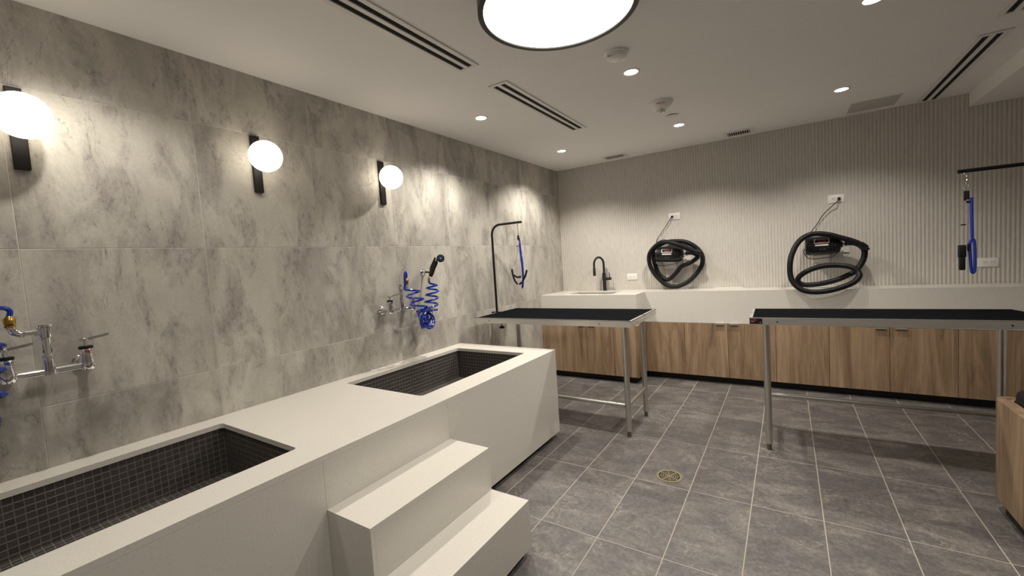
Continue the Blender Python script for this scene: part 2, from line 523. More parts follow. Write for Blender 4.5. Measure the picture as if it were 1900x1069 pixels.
MB().box(.0, .425, -SY + .03, SY - .03, 0, .034).build('toe_kick', 'toe_black', ST, smooth=False)

# ------------------------------------------------------------------ cabinets and worktop
CZ0, CZ1, CT = .073, .612, .935
YD, YS, XD = 4.25, 4.55, 1.107
def cabinet(label, x0, x1, yf, doors, handles=(), end=False):
    c = thing('base_cabinet', label, 'cabinet', ((x0 + x1) / 2, D - .008, 0))
    ox, oy = (x0 + x1) / 2, D - .008
    MB().box(x0 - ox + .0005, x1 - ox - (.019 if end else .0005), yf + .02 - oy, 0, CZ0, CZ1 - .001).build('body', 'oak', c, smooth=False)
    MB().box(x0 - ox, x1 - ox - (.05 if end else 0), yf + .068 - oy, -.01, 0, CZ0 - .0005).build('toe_kick', 'toe_black', c, smooth=False)
    if end: MB().box(x1 - ox - .018, x1 - ox, yf + .0 - oy, 0, CZ0, CZ1 - .001).build('end_panel', 'oak', c, smooth=False)
    for k, (a, b_) in enumerate(doors):
        d = MB().box(a - ox + .0015, b_ - ox - .0015, yf - oy, yf + .0185 - oy, CZ0, CZ1 - .004, .0008, 1).build('door', 'oak', c, smooth=False)
        for (hd, ha, hb) in handles:
            if hd == k:
                MB().box(ha - ox, hb - ox, yf - .02 - oy, yf + .004 - oy, CZ1 - .0065, CZ1 - .0042).box(ha - ox, hb - ox, yf - .02 - oy, yf - .0175 - oy, CZ1 - .012, CZ1 - .0065).build('handle', 'stainless', d, smooth=False)
    return c
cabinet('narrow oak base cabinet in the corner beside the tiled wall', .002, .251, YD, [(.002, .251)])
cabinet('oak double-door base cabinet under the small sink', .251, .851, YD, [(.251, .551), (.551, .851)], [(0, .455, .53), (1, .572, .647)])
cabinet('narrow oak base cabinet at the outer corner of the sink run', .851, XD, YD, [(.851, XD - .019)], end=True)
cabinet('oak base cabinet panel in the inner corner right of the sink run', XD + .001, 1.5, YS, [(XD + .001, 1.5)])
cabinet('oak double-door cabinet with two steel tab pulls below the left blower', 1.5, 2.297, YS, [(1.5, 1.8985), (1.8985, 2.297)], [(0, 1.79, 1.866), (1, 1.918, 1.992)])
cabinet('single oak cabinet door behind the left leg of the right table', 2.297, 2.692, YS, [(2.297, 2.692)])
cabinet('oak double-door cabinet behind the right grooming table', 2.692, 3.491, YS, [(2.692, 3.0915), (3.0915, 3.491)], [(0, 2.996, 3.067), (1, 3.119, 3.194)])
cabinet('oak cabinet at the dark far right end of the run', 3.491, 4.3, YS, [(3.491, 3.893), (3.893, 4.3)])
WKT = thing('worktop', 'stepped white quartz worktop with deep apron along the ribbed wall', 'worktop', (0, D, 0))
SK = (.30, .82, 4.375, 4.735)
holed_plate([(.001, YD - D), (XD, YD - D), (XD, YS - D), (4.3, YS - D), (4.3, -.007), (.001, -.007)], [rrect(SK[0], SK[1], SK[2] - D, SK[3] - D, .02)], CT - .02, CT).build('top_slab', 'quartz', WKT, smooth=False)
MB().box(.001, XD, YD - D, YD + .02 - D, CZ1, CT - .0202).build('apron', 'quartz', WKT, smooth=False)
MB().box(XD - .02, XD, YD + .0202 - D, YS - D, CZ1, CT - .0202).build('apron_return', 'quartz', WKT, smooth=False)
MB().box(XD - .0198, 4.3, YS + .0002 - D, YS + .02 - D, CZ1, CT - .0202).build('apron', 'quartz', WKT, smooth=False)
# sink
SNK = thing('sink', 'small undermounted stainless sink in the corner worktop', 'sink', ((SK[0] + SK[1]) / 2, (SK[2] + SK[3]) / 2, .73))
hx, hy = (SK[1] - SK[0]) / 2, (SK[3] - SK[2]) / 2
mb = MB()
t0 = CT - .0205 - .73
for a in ((-hx - .012, -hx - .004, -hy - .012, hy + .012), (hx + .004, hx + .012, -hy - .012, hy + .012), (-hx - .004, hx + .004, -hy - .012, -hy - .004), (-hx - .004, hx + .004, hy + .004, hy + .012)):
    mb.box(*a, 0, t0)
mb.box(-hx - .012, hx + .012, -hy - .012, hy + .012, -.008, 0)
mb.build('bowl', 'stainless', SNK, smooth=False)
MB().lathe([(.045, 0), (.045, .002), (.03, .003)], (0, 0, 0), (0, 0, 1), 24).build('drain', 'chrome', SNK)
# black gooseneck tap
TAP = thing('kitchen_tap', 'matt black gooseneck tap with pull-down head behind the small sink', 'tap', (.578, 4.79, CT))
MB().lathe([(.026, 0), (.026, .006), (.021, .008), (.021, .118), (.024, .121), (.024, .165), (.021, .168), (.021, .21), (.014, .214), (.013, .216)], n=24).build('body', 'black_matte', TAP)
dv = Vector((-.078, -.105, 0)); 
arc = [Vector((0, 0, .2)), Vector((0, 0, .26)), Vector((0, 0, .315))]
for k in range(1, 16):
    a = pi * k / 16
    arc.append(dv * (.5 - .5 * cos(a)) + Vector((0, 0, .315 + .082 * sin(a))))
arc += [dv + Vector((0, 0, .315)), dv + Vector((0, 0, .285))]
MB().tube(arc, .0125, 14).build('spout', 'black_matte', TAP)
MB().lathe([(.0128, 0), (.0128, .002)], dv + Vector((0, 0, .283)), (0, 0, 1), 18).build('trim_ring', 'chrome', TAP)
MB().lathe([(.016, 0), (.016, .045), (.0145, .06), (.0145, .095), (.013, .1)], dv + Vector((0, 0, .183)), (0, 0, 1), 18).build('spray_head', 'black_matte', TAP)
hnd = MB().cyl((.015, 0, .14), (.085, -.01, .14), .0165, n=18).build('handle', 'black_matte', TAP)
MB().tube([(.07, -.008, .15), (.068, -.006, .18), (.06, -.004, .215)], [.006, .0055, .004], 10).build('lever', 'black_matte', hnd)
tag(MB().box(1.76, 2.02, -.03, -.012, 0, .006, .001, 1).build('cover_strip', 'white_plastic', None, (0, D, CT)), 'thin white strip lying at the back of the worktop', 'strip')

# ------------------------------------------------------------------ grooming tables
def groom_table(label, loc, rotz, L, W, ZT, ly, lx, front_bar, sticker=False, tilt=0.0):
    t = thing('grooming_table', label, 'table', loc, rotz)
    hl, hw = L / 2, W / 2; rh = .046
    MB().box(-hl + .002, hl - .002, -hw + .002, hw - .002, ZT - .006, ZT - .0035).build('top_panel', 'stainless', t, smooth=False)
    MB().box(-hl + .02, hl - .02, -hw + .011, hw - .011, ZT - .0034, ZT + .0006, .001, 1).build('rubber_mat', 'rubber_mat', t, smooth=False)
    rims = []
    for s_ in (-1, 1):
        a, b_ = sorted((s_ * hw, s_ * (hw - .0025)))
        r = MB().box(-hl, hl, a, b_, ZT - rh, ZT).box(-hl, hl, *sorted((s_ * hw, s_ * (hw - .010))), ZT - .003, ZT).build('long_rim', 'stainless', t, smooth=False)
        rims.append(r)
        for xx in (-.39 * L, .33 * L):
            MB().lathe([(.0045, 0), (.004, .0015), (.002, .0022)], (xx, s_ * hw, ZT - rh * .55), (0, s_, 0), 10).build('screw', 'black_metal', r)
        a, b_ = sorted((s_ * hl, s_ * (hl - .0025)))
        r = MB()
        for yy0, yy1 in ((-hw + .003, -.012), (.012, hw - .003)):
            r.box(a, b_, yy0, yy1, ZT - rh, ZT)
            r.box(*sorted((s_ * hl, s_ * (hl - .019))), yy0, yy1, ZT - .003, ZT)
        r.box(*sorted((s_ * (hl - .004), s_ * (hl - .001))), -.0125, .0125, ZT - rh, ZT - .012)
        r = r.build('end_rim', 'stainless', t, smooth=False)
        MB().box(*sorted((s_ * (hl + .001), s_ * (hl - .03))), -.011, .011, ZT - .004, ZT - .001).build('clamp_slot', 'black_metal', r, smooth=False)
        for yy in (-hw * .62, hw * .62):
            MB().lathe([(.0045, 0), (.004, .0015), (.002, .0022)], (s_ * hl, yy, ZT - rh * .5), (s_, 0, 0), 10).build('screw', 'black_metal', r)
    for sx in (-1, 1):
        for sy in (-1, 1):
            lg = MB().lathe([(.0205, .042), (.0205, ZT - .007 + math.tan(tilt) * sy * ly - abs(tilt) * .02)], (sx * lx, sy * ly, 0), (0, 0, 1), 20).build('leg', 'stainless_leg', t)
            MB().lathe([(.012, 0), (.0145, .004), (.0145, .046)], (sx * lx, sy * ly, 0), (0, 0, 1), 16).build('foot', 'foot_metal', lg)
    Rm = Matrix.Rotation(tilt, 4, 'X'); pv = Vector((0, 0, ZT))
    for o in t.children:                       # the top sits slightly out of level on its feet
        if tilt and not o.name.startswith('leg'):
            o.rotation_euler = (tilt, 0, 0); o.location = pv - Rm @ pv
    zb = .235
    for sx in (-1, 1):
        MB().cyl((sx * lx, -ly + .0195, zb), (sx * lx, ly - .0195, zb), .0155, n=16).build('stretcher', 'stainless_leg', t)
    yy = -ly if front_bar else ly
    MB().cyl((-lx + .0195, yy, zb), (lx - .0195, yy, zb), .0155, n=16).build('stretcher', 'stainless_leg', t)
    if sticker:
        y = -hw - .0006
        st = MB().box(-hl + .004, -hl + .072, y, y + .0005, ZT - .040, ZT - .006).build('maker_label', 'black_plastic', t, smooth=False)
        st.rotation_euler = (tilt, 0, 0); st.location = pv - Rm @ pv
        lb = MB()
        for k in range(7):
            lb.box(-hl + .009 + k * .0046, -hl + .0126 + k * .0046, y - .0003, y, ZT - .0195, ZT - .0125)
        lb.build('red_lettering', 'red_mark', st, smooth=False)
        lb = MB()
        for k in range(4):
            lb.box(-hl + .010 + k * .0046, -hl + .0128 + k * .0046, y - .0003, y, ZT - .0275, ZT - .0245)
        lb.box(-hl + .058, -hl + .064, y - .0003, y, ZT - .033, ZT - .030)
        lb.build('white_lettering', 'white_print', st, smooth=False)
    return t
TA = groom_table('steel grooming table with black mat beside the end of the white tub', (.788, 3.222, 0), 0, 1.382, .665, .882, .225, .604, True)
TB = groom_table('steel grooming table with a black and red label, in front of the long cabinets', (2.866, 3.420, 0), radians(1.9), 1.382, .665, .882, .225, .6, False, True, -.042)

def groom_arm(table, loc, rotz, rise, reach):
    """L-shaped arm clamped to the table end; the arm reaches along its local +x"""
    pts = [Vector((0, 0, .004)), Vector((0, 0, rise * .5)), Vector((0, 0, rise - .09))]
    for k in range(1, 9):
        t = pi / 2 * k / 8
        pts.append(Vector((.09 - .09 * cos(t), 0, rise - .09 + .09 * sin(t))))
    pts.append(Vector((reach, 0, rise)))
    a = MB().tube(pts, .0105, 12).build('grooming_arm', 'black_metal', table, loc)
    a.rotation_euler = (0, 0, rotz); a['label'] = 'black L-shaped tube arm'
    MB().box(-.045, .06, -.018, .018, .0, .006, .001, 1).build('clamp_plate', 'black_metal', a)
    MB().box(-.05, -.044, -.018, .018, -.075, .006).box(-.05, .05, -.018, .018, -.081, -.075).build('clamp_jaw', 'black_metal', a, smooth=False)
    MB().cyl((.045, 0, -.142), (.045, 0, -.052), .0045, n=10).lathe([(.010, -.152), (.025, -.147), (.025, -.134), (.009, -.126)], (.045, 0, 0), (0, 0, 1), 12).build('clamp_screw', 'black_metal', a)
groom_arm(TA, (-.684, 0, .8828), 0, .811, .327)
groom_arm(TB, (.684, 0, .8828), pi, .812, .334)

def chain(mb, x, y, z0, z1):
    n = max(3, int((z0 - z1) / .017))
    for k in range(n):
        z = z0 - (k + .5) * (z0 - z1) / n
        hz = (z0 - z1) / n * .72
        P_ = []
        for i in range(14):
            t = 2 * pi * i / 14
            u = .0065 * cos(t); v = hz * sin(t)
            P_.append((x + (u if k % 2 else 0), y + (0 if k % 2 else u), z + v))
        mb.tube(P_, .0017, 6, closed=True)
    return mb
# loop at the left table
y = 3.222
LP = thing('grooming_loop', 'blue and black grooming loop hanging from the arm by the tiled wall', 'loop', (.39, y, 1.105))
mb = chain(MB(), 0, 0, .585, .475); mb.tube([(.011 * cos(2 * pi * k / 16), 0, .59 + .011 * sin(2 * pi * k / 16)) for k in range(16)], .002, 6, closed=True)
mb.build('chain', 'chrome', LP)
MB().box(-.008, .008, -.006, .006, .43, .475, .002, 1).box(.004, .014, -.005, .005, .415, .452, .002, 1).build('clip', 'black_plastic', LP)
MB().tube(catmull([(.012, 0, .43), (.016, 0, .36), (.022, .004, .27), (.026, .006, .18), (.02, .006, .12)], 5), .0065, 8).tube(catmull([(.014, -.012, .40), (.02, -.012, .28), (.026, -.01, .17), (.022, -.006, .08), (.008, 0, .005), (.012, .012, .02), (.022, .012, .1), (.024, .01, .16)], 6), .0055, 8).build('blue_strap', 'blue_strap', LP)
MB().tube(catmull([(-.002, 0, .43), (-.01, 0, .38), (-.03, 0, .28), (-.088, .0, .18)], 5), .0012, 6).tube(catmull([(.004, 0, .42), (.02, 0, .32), (.045, 0, .23), (.066, 0, .165)], 5), .0012, 6).build('cable', 'stainless_leg', LP)
MB().box(-.024, -.004, -.004, .004, .375, .382).build('slider', 'black_plastic', LP, smooth=False)
MB().box(.006, .02, -.004, .004, .245, .252).build('slider', 'black_plastic', LP, smooth=False)
MB().tube(catmull([(-.089, 0, .176), (-.082, 0, .125), (-.064, 0, .07), (-.038, 0, .037)], 5), .009, 8).tube(catmull([(-.06, -.02, .122), (-.03, -.022, .104), (0, -.022, .102), (.014, -.02, .106)], 5), .009, 8).tube(catmull([(.068, 0, .16), (.046, 0, .105), (.01, 0, .055), (-.018, 0, .037)], 5), .009, 8).build('belly_pad', 'black_rubber', LP)
# loop at the right table
LP = thing('grooming_loop', 'blue and black grooming loop hanging before the ribbed wall on the right', 'loop', (3.254, 3.433, 1.114))
mb = MB()
for zc, ph in ((.568, 0), (.548, 1)):
    mb.tube([((.012 * cos(2 * pi * k / 16)) * (1 if ph == 0 else .25), (.012 * cos(2 * pi * k / 16)) * (.25 if ph == 0 else 1), zc + .014 * sin(2 * pi * k / 16)) for k in range(16)], .0024, 6, closed=True)
mb.lathe([(.004, .505), (.006, .515), (.004, .53), (.003, .54)], n=10).tube([(.01 * cos(2 * pi * k / 16), 0, .49 + .018 * sin(2 * pi * k / 16)) for k in range(16)], .003, 6, closed=True)
mb.build('swivel_clip', 'chrome', LP)
MB().box(-.013, -.003, -.007, .007, .415, .47, .002, 1).box(-.001, .009, -.007, .007, .42, .468, .002, 1).box(-.003, .015, -.006, .006, .40, .412, .002, 1).build('clip', 'black_plastic', LP)
MB().tube(catmull([(.018, 0, .43), (.019, 0, .36), (.02, 0, .28), (.022, 0, .19)], 5), .0075, 8).tube(catmull([(.02, 0, .2), (.03, .0, .18), (.033, .0, .1), (.032, .0, .02), (.024, 0, .005), (.018, 0, .03), (.014, 0, .1), (.012, 0, .17), (.02, 0, .195)], 6), .0068, 8).build('blue_strap', 'blue_strap', LP)
MB().tube(catmull([(-.004, 0, .41), (-.012, 0, .33), (-.013, 0, .25), (-.009, 0, .165)], 5), .0013, 6).tube(catmull([(.004, .01, .41), (.004, .01, .3), (.004, .01, .2), (.006, .01, .1)], 5), .0015, 6).build('cable', 'stainless_leg', LP)
MB().box(-.024, -.004, -.004, .004, .276, .283).build('slider', 'black_plastic', LP, smooth=False)
MB().box(.002, .012, -.008, .008, .13, .17, .002, 1).build('cord_lock', 'black_plastic', LP, smooth=False)
MB().box(-.034, -.004, -.016, .016, .095, .165, .004, 2).box(-.031, -.007, -.014, .014, .022, .1, .004, 2).build('belly_pad', 'black_rubber', LP)

# ------------------------------------------------------------------ wall blowers
def blower(label, hlabel, cx, cz, cyc, L, Rb, hose, tilt, port, cord, plug):
    t = thing('pet_blower', label, 'blower', (cx, cyc, cz))
    M = Matrix.Rotation(tilt, 4, 'Y')
    o_ = Vector((cx, cyc, cz))
    hl = L / 2
    mb = MB().lathe([(Rb * .75, -hl), (Rb * .97, -hl + .006), (Rb, -hl + .02), (Rb, hl - .055), (Rb * .97, hl - .05), (Rb * .95, hl - .02), (Rb * .8, hl), (Rb * .42, hl + .008), (.028, hl + .018)], (0, 0, 0), (1, 0, 0), 32)
    mb.build('motor_housing', 'black_plastic', t).rotation_euler = (0, tilt, 0)
    rb = MB()
    for xx in (-hl + .03, hl - .06):
        rb.lathe([(Rb, -.003), (Rb + .0025, -.002), (Rb + .0025, .002), (Rb, .003)], (xx, 0, 0), (1, 0, 0), 32)
    rb.build('seam_band', 'black_matte', t).rotation_euler = (0, tilt, 0)
    MB().lathe([(.024, hl + .016), (.024, hl + .03), (.021, hl + .032), (.021, hl + .05)], (0, 0, 0), (1, 0, 0), 20).build('outlet_collar', 'chrome', t).rotation_euler = (0, tilt, 0)
    MB().box(-.07, .055, .02, D - .008 - cyc, -Rb - .012, -Rb + .012, .002, 1).box(-.07, .055, D - .014 - cyc, D - .008 - cyc, -Rb - .075, Rb * .4, .001, 1).build('wall_bracket', 'white_metal', t)
    MB().box(hl - .01, hl + .075, D - .016 - cyc, D - .009 - cyc, -.075, -.03, .001, 1).box(hl + .02, hl + .028, .0, D - .009 - cyc, -.07, -.058).build('hose_hook', 'white_metal', t, smooth=False)
    # front labels sit on the curve of the housing
    def curved(x0, x1, a0, a1, off, name, mat, par):
        mb = MB(); V = []; F = []; n_ = 6
        for i in range(n_ + 1):
            a = a0 + (a1 - a0) * i / n_
            for r in (Rb - .001, Rb + off):
                V += [(x0, -r * cos(a), r * sin(a)), (x1, -r * cos(a), r * sin(a))]
        for i in range(n_):
            b0 = i * 4; b1 = b0 + 4
            F += [(b0 + 2, b0 + 3, b1 + 3, b1 + 2), (b0, b1, b1 + 1, b0 + 1), (b0, b0 + 2, b1 + 2, b1), (b0 + 1, b1 + 1, b1 + 3, b0 + 3)]
        F += [(0, 1, 3, 2), (n_ * 4, n_ * 4 + 2, n_ * 4 + 3, n_ * 4 + 1)]
        mb.add(V, F); o = mb.build(name, mat, par)
        if par is t: o.rotation_euler = (0, tilt, 0)
        return o
    lb = curved(-.062, .048, .24, .74, .0012, 'name_plate', 'white_print', t)
    curved(-.056, .042, .30, .68, .0017, 'plate_field', 'black_plastic', lb)
    curved(-.030, .028, .36, .50, .0021, 'plate_print', 'red_mark', lb)
    l2 = curved(-.055, .041, -.04, .12, .0012, 'data_plate', 'white_print', t)
    sb = curved(-.075, .055, -.62, -.16, .004, 'switch_panel', 'black_matte', t)
    for k in (-.022, .004):
        curved(k, k + .014, -.46, -.32, .0065, 'switch', 'white_plastic' if False else 'foot_metal', sb)
    MB().lathe([(.005, 0), (.004, .003)], (hl - .038, -Rb * .985, .0), (0, -1, 0), 10).build('bolt', 'chrome', t)
    # power lead
    MB().tube([p - o_ for p in catmull(cord, 6)], .0035, 8).build('power_cord', 'black_plastic', t)
    p = Vector(plug) - o_
    MB().lathe([(.010, 0), (.013, .006), (.013, .022), (.006, .034)], p, (0, -1, -.25), 14).build('plug', 'black_plastic', t)
    # cord loop under the housing
    lp = [(-hl + .01, -.04, -.02), (-hl - .012, -.05, -Rb * .6), (-hl + .03, -.045, -Rb - .03), (0, -.045, -Rb - .03), (hl - .05, -.045, -Rb - .016), (hl - .01, -.05, -Rb * .6), (hl - .012, -.045, -.04)]
    MB().tube(catmull(lp, 6), .0035, 8).build('cord_loop', 'black_plastic', t)
    # flexible hose
    P_ = resample(catmull(hose, 8), .0045)
    rr = [.0232 if k % 2 else .0222 for k in range(len(P_))]
    for k in range(4): rr[k] = .0245; rr[-1 - k] = .0255
    h = MB().tube([p - o_ for p in P_], rr, 12).build('hose', 'hose_black', t, ang=60)
    d = (P_[-1] - P_[-6]).normalized()
    MB().lathe([(.0262, -.045), (.0262, .004), (.017, .014), (.012, .03)], P_[-1] - o_, d, 18).build('hose_nozzle', 'black_plastic', h)
    return t
H1 = [(1.506,4.750,1.323),(1.565,4.750,1.320),(1.614,4.750,1.290),(1.604,4.750,1.255),(1.536,4.750,1.213),(1.456,4.760,1.181),(1.390,4.770,1.109),(1.323,4.780,1.051),(1.267,4.790,1.052),(1.204,4.794,1.115),(1.170,4.797,1.211),(1.154,4.800,1.288),(1.166,4.804,1.364),(1.213,4.808,1.417),(1.287,4.811,1.449),(1.376,4.814,1.456),(1.480,4.818,1.443),(1.563,4.822,1.400),(1.628,4.825,1.332),(1.656,4.817,1.259),(1.642,4.808,1.170),(1.581,4.800,1.082),(1.504,4.792,1.012),(1.426,4.783,0.973),(1.366,4.775,0.966),(1.296,4.768,0.982),(1.228,4.760,1.041),(1.169,4.752,1.119),(1.128,4.745,1.216),(1.125,4.738,1.311),(1.158,4.730,1.375),(1.216,4.723,1.426),(1.300,4.660,1.455),(1.414,4.640,1.428),(1.516,4.660,1.377),(1.583,4.680,1.342),(1.655,4.690,1.314)]
H2 = [(2.827,4.750,1.325),(2.865,4.742,1.322),(2.903,4.735,1.313),(2.940,4.728,1.283),(2.958,4.720,1.245),(2.951,4.710,1.185),(2.926,4.700,1.125),(2.886,4.685,1.073),(2.831,4.670,1.039),(2.756,4.655,1.005),(2.680,4.640,0.984),(2.602,4.625,0.971),(2.525,4.623,0.970),(2.483,4.622,0.990),(2.475,4.620,1.023),(2.500,4.620,1.060),(2.553,4.620,1.097),(2.615,4.620,1.122),(2.680,4.620,1.135),(2.755,4.620,1.136),(2.826,4.607,1.125),(2.876,4.593,1.102),(2.902,4.580,1.066),(2.899,4.557,1.032),(2.864,4.533,0.993),(2.801,4.510,0.961),(2.719,4.508,0.932),(2.646,4.505,0.918),(2.571,4.502,0.917),(2.510,4.500,0.933),(2.459,4.510,0.974),(2.429,4.520,1.025),(2.417,4.530,1.088),(2.419,4.540,1.176),(2.434,4.564,1.251),(2.467,4.588,1.330),(2.510,4.612,1.384),(2.569,4.636,1.417),(2.637,4.650,1.421),(2.712,4.655,1.405),(2.771,4.660,1.381),(2.834,4.664,1.355),(2.886,4.665,1.330),(2.933,4.665,1.298),(2.960,4.665,1.272)]
blower('black cylindrical pet blower with coiled hose, left one, nearer the sink', '', 1.332, 1.318, 4.757, .268, .083, H1, radians(3), None,
       [(1.358, 4.828, 1.722), (1.350, 4.80, 1.70), (1.311, 4.82, 1.643), (1.244, 4.83, 1.556), (1.198, 4.83, 1.494), (1.193, 4.81, 1.447), (1.21, 4.79, 1.40)], (1.360, D - .0112, 1.725))
blower('black cylindrical pet blower with hose drooping over the counter edge, right one', '', 2.665, 1.315, 4.757, .256, .083, H2, radians(-.5), None,
       [(2.797, 4.828, 1.727), (2.785, 4.80, 1.70), (2.743, 4.82, 1.66), (2.677, 4.82, 1.587), (2.635, 4.82, 1.511), (2.588, 4.81, 1.444), (2.575, 4.79, 1.39)], (2.800, D - .0112, 1.728))

def outlet(label, x, z):
    o = thing('wall_outlet', label, 'outlet', (x, D - .0055, z))
    MB().box(-.059, .059, -.005, 0, -.036, .036, .002, 2).build('cover_plate', 'white_plastic', o)
    for sx in (-.0195, .0195):
        r = MB().box(sx - .0165, sx + .0165, -.0068, -.004, -.0165, .0165, .002, 1).build('receptacle', 'white_plastic', o)
        MB().box(sx - .008, sx + .002, -.0072, -.0066, .004, .0062).box(sx - .007, sx + .002, -.0072, -.0066, -.0062, -.004).lathe([(.0028, 0), (.0028, .0006)], (sx + .0085, -.0066, 0), (0, -1, 0), 8).build('slots', 'black_matte', r, smooth=False)
    MB().lathe([(.003, 0), (.002, .001)], (0, -.005, 0), (0, -1, 0), 8).build('screw', 'stainless_leg', o)
outlet('white wall outlet with the left blower plugged in', 1.379, 1.726)
outlet('white wall outlet with the right blower plugged in', 2.778, 1.728)
outlet('white wall outlet between the black tap and left blower', .889, 1.084)
outlet('white wall outlet low on the right, behind the hanging blue loop', 3.73, 1.102)

# ------------------------------------------------------------------ tub fillers, hoses and spray
def tub_faucet(label, y, z, out):
    t = thing('tub_faucet', label, 'faucet', (0.0005, y, z))
    X = .092
    bd = MB().cyl((X, -.115, -.004), (X, .115, -.004), .0125, n=18)
    bd.build('bridge', 'chrome', t)
    for s_ in (-1, 1):
        yy = s_ * .102
        MB().lathe([(.030, 0), (.030, .006), (.022, .014), (.016, .018)], (0, yy, 0), (1, 0, 0), 24).build('wall_flange', 'chrome', t)
        MB().cyl((.014, yy, 0), (X, yy, 0), .014, n=16).build('inlet', 'chrome', t)
        v = MB().lathe([(.012, -.026), (.021, -.02), (.024, -.005), (.0225, .015), (.0185, .035), (.019, .052), (.0205, .06)], (X, yy, 0), (0, 0, 1), 24).build('valve_body', 'chrome', t)
        MB().lathe([(.0205, .06), (.0215, .062), (.0215, .07), (.018, .072)], (X, yy, 0), (0, 0, 1), 20).build('collar', 'black_plastic', v)
        hd = MB().lathe([(.007, .072), (.007, .09), (.012, .092), (.012, .1), (.006, .104)], (X, yy, 0), (0, 0, 1), 16)
        dr = Vector((.25, 1.0, .0)).normalized()
        pd = Vector((-dr.y, dr.x, 0))
        V = []
        for dd, wd, zz in ((-.016, .009, .096), (.01, .007, .098), (.055, .0105, .106), (.070, .009, .109)):
            for sgn in (-1, 1):
                for hh in (-.005, .005):
                    q = Vector((X, yy, zz + hh)) + dr * dd + pd * (wd * sgn); V.append(q)
        F = []
        for k in range(3):
            a = k * 4; b_ = a + 4
            F += [(a, a + 1, b_ + 1, b_), (a + 2, b_ + 2, b_ + 3, a + 3), (a, b_, b_ + 2, a + 2), (a + 1, a + 3, b_ + 3, b_ + 1)]
        F += [(0, 2, 3, 1), (12, 13, 15, 14)]
        hd.add(V, F); h = hd.build('lever_handle', 'chrome', t)
        MB().lathe([(.006, 0), (.005, .002)], (X + .0192, yy + .002, .05), (1, 0, .0), 12).build('index_button', 'red_mark' if s_ > 0 else 'blue_mark', v)
    MB().lathe([(.020, -.016), (.020, .0), (.0165, .008), (.0165, .048), (.019, .05), (.019, .058), (.0145, .06), (.0145, .122), (.017, .124), (.0185, .16), (.0245, .164), (.0245, .172), (.012, .175)], (X, 0, 0), (0, 0, 1), 24).build('riser', 'chrome', t)
    o = Vector((out[0], out[1], 0)).normalized(); Lo = out[2]
    p0 = Vector((X, 0, .146)); e = p0 + o * Lo
    oa = MB().tube([p0 + o * .014, p0 + o * (Lo - .03)], .0085, 12).lathe([(.0125, 0), (.0125, .016)], p0 + o * .014, o, 14)
    k_ = []
    for k in range(8):
        a = pi / 2 * k / 7
        k_.append(e - o * .03 + o * (.03 * sin(a)) + Vector((0, 0, .03 - .03 * cos(a))))
    oa.tube(k_ + [e + Vector((0, 0, .032))], .013, 14)
    oa.build('outlet_elbow', 'chrome', t)
    MB().lathe([(.0145, .028), (.0145, .036), (.010, .037), (.0155, .04), (.0155, .058), (.009, .068)], e, (0, 0, 1), 12).build('hose_fitting', 'brass', t)
    return t, Vector((0, y, z)) + e + Vector((0, 0, .064))
FA, hA = tub_faucet('chrome wall faucet over the near basin at the left edge', .353, 1.058, (.1, -1, .082))
FB, hB = tub_faucet('chrome wall faucet over the far basin with tangled blue hose', 2.075, 1.066, (1, .05, .066))
# near hose: arches over and coils down
pts = [hA, hA + Vector((.0, .004, .022)), hA + Vector((.002, -.014, .036)), hA + Vector((.004, -.06, .03)), hA + Vector((.012, -.11, -.02))]
n_ = 60
for k in range(n_):
    t = k / (n_ - 1); a = 2 * pi * 3.6 * t + pi
    pts.append(Vector((.125 + .05 * cos(a) , .195 + .058 * sin(a) - .02 * t, 1.235 - .30 * t)))
last = pts[-1]
for k in range(24):
    a = k / 24 * 4 * pi
    pts.append(Vector((.13 + .012 * sin(a * .5), .16 + .05 * cos(a), .915 + .05 * sin(a))))
tag(MB().tube([p - FA.location for p in catmull(pts, 4)], .0078, 10).build('coil_hose', 'blue_hose', FA), 'blue coiled hose')
# far hose: coil down, bundle, coil up
pts = [hB, hB + Vector((0, .004, .03)), hB + Vector((.004, -.006, .05)), hB + Vector((.01, -.022, .03)), hB + Vector((.012, -.028, -.03))]
for k in range(46):
    t = k / 45; a = 2 * pi * 2.55 * t - pi / 2
    pts.append(Vector((.16 + .042 * cos(a), 2.112 + .075 * t + .060 * sin(a), 1.205 - .15 * t)))
for k in range(1, 66):
    t = k / 66; a = 2 * pi * 6.3 * t + 1.0
    r = .060 + .017 * sin(9.3 * t + .4); tl = .45 * sin(6.1 * t)
    pts.append(Vector((.158 + .034 * sin(a * .83 + 3 * t), 2.238 + .012 * sin(17 * t) + r * cos(a) * cos(tl), .975 + .010 * cos(13 * t) + r * .92 * sin(a + tl * .5))))
for k in range(62):
    t = k / 61; a = 2 * pi * 3.75 * t + pi / 2
    pts.append(Vector((.155 + .042 * cos(a), 2.298 + .042 * t + .058 * (1 - .25 * t) * sin(a), 1.02 + .19 * t)))
pts += [Vector((.158, 2.306, 1.228)), Vector((.156, 2.303, 1.25))]
HB = MB().tube([p - FB.location for p in catmull(pts, 3)], .0076, 10).build('coil_hose', 'blue_hose', FB)
tag(HB, 'tangled blue coiled hose')
MB().lathe([(.006, -.012), (.0085, -.008), (.0085, .014), (.0065, .02)], Vector((.156, 2.303, 1.262)) - FB.location, (.03, .12, .3), 12).build('hose_fitting', 'brass', HB)
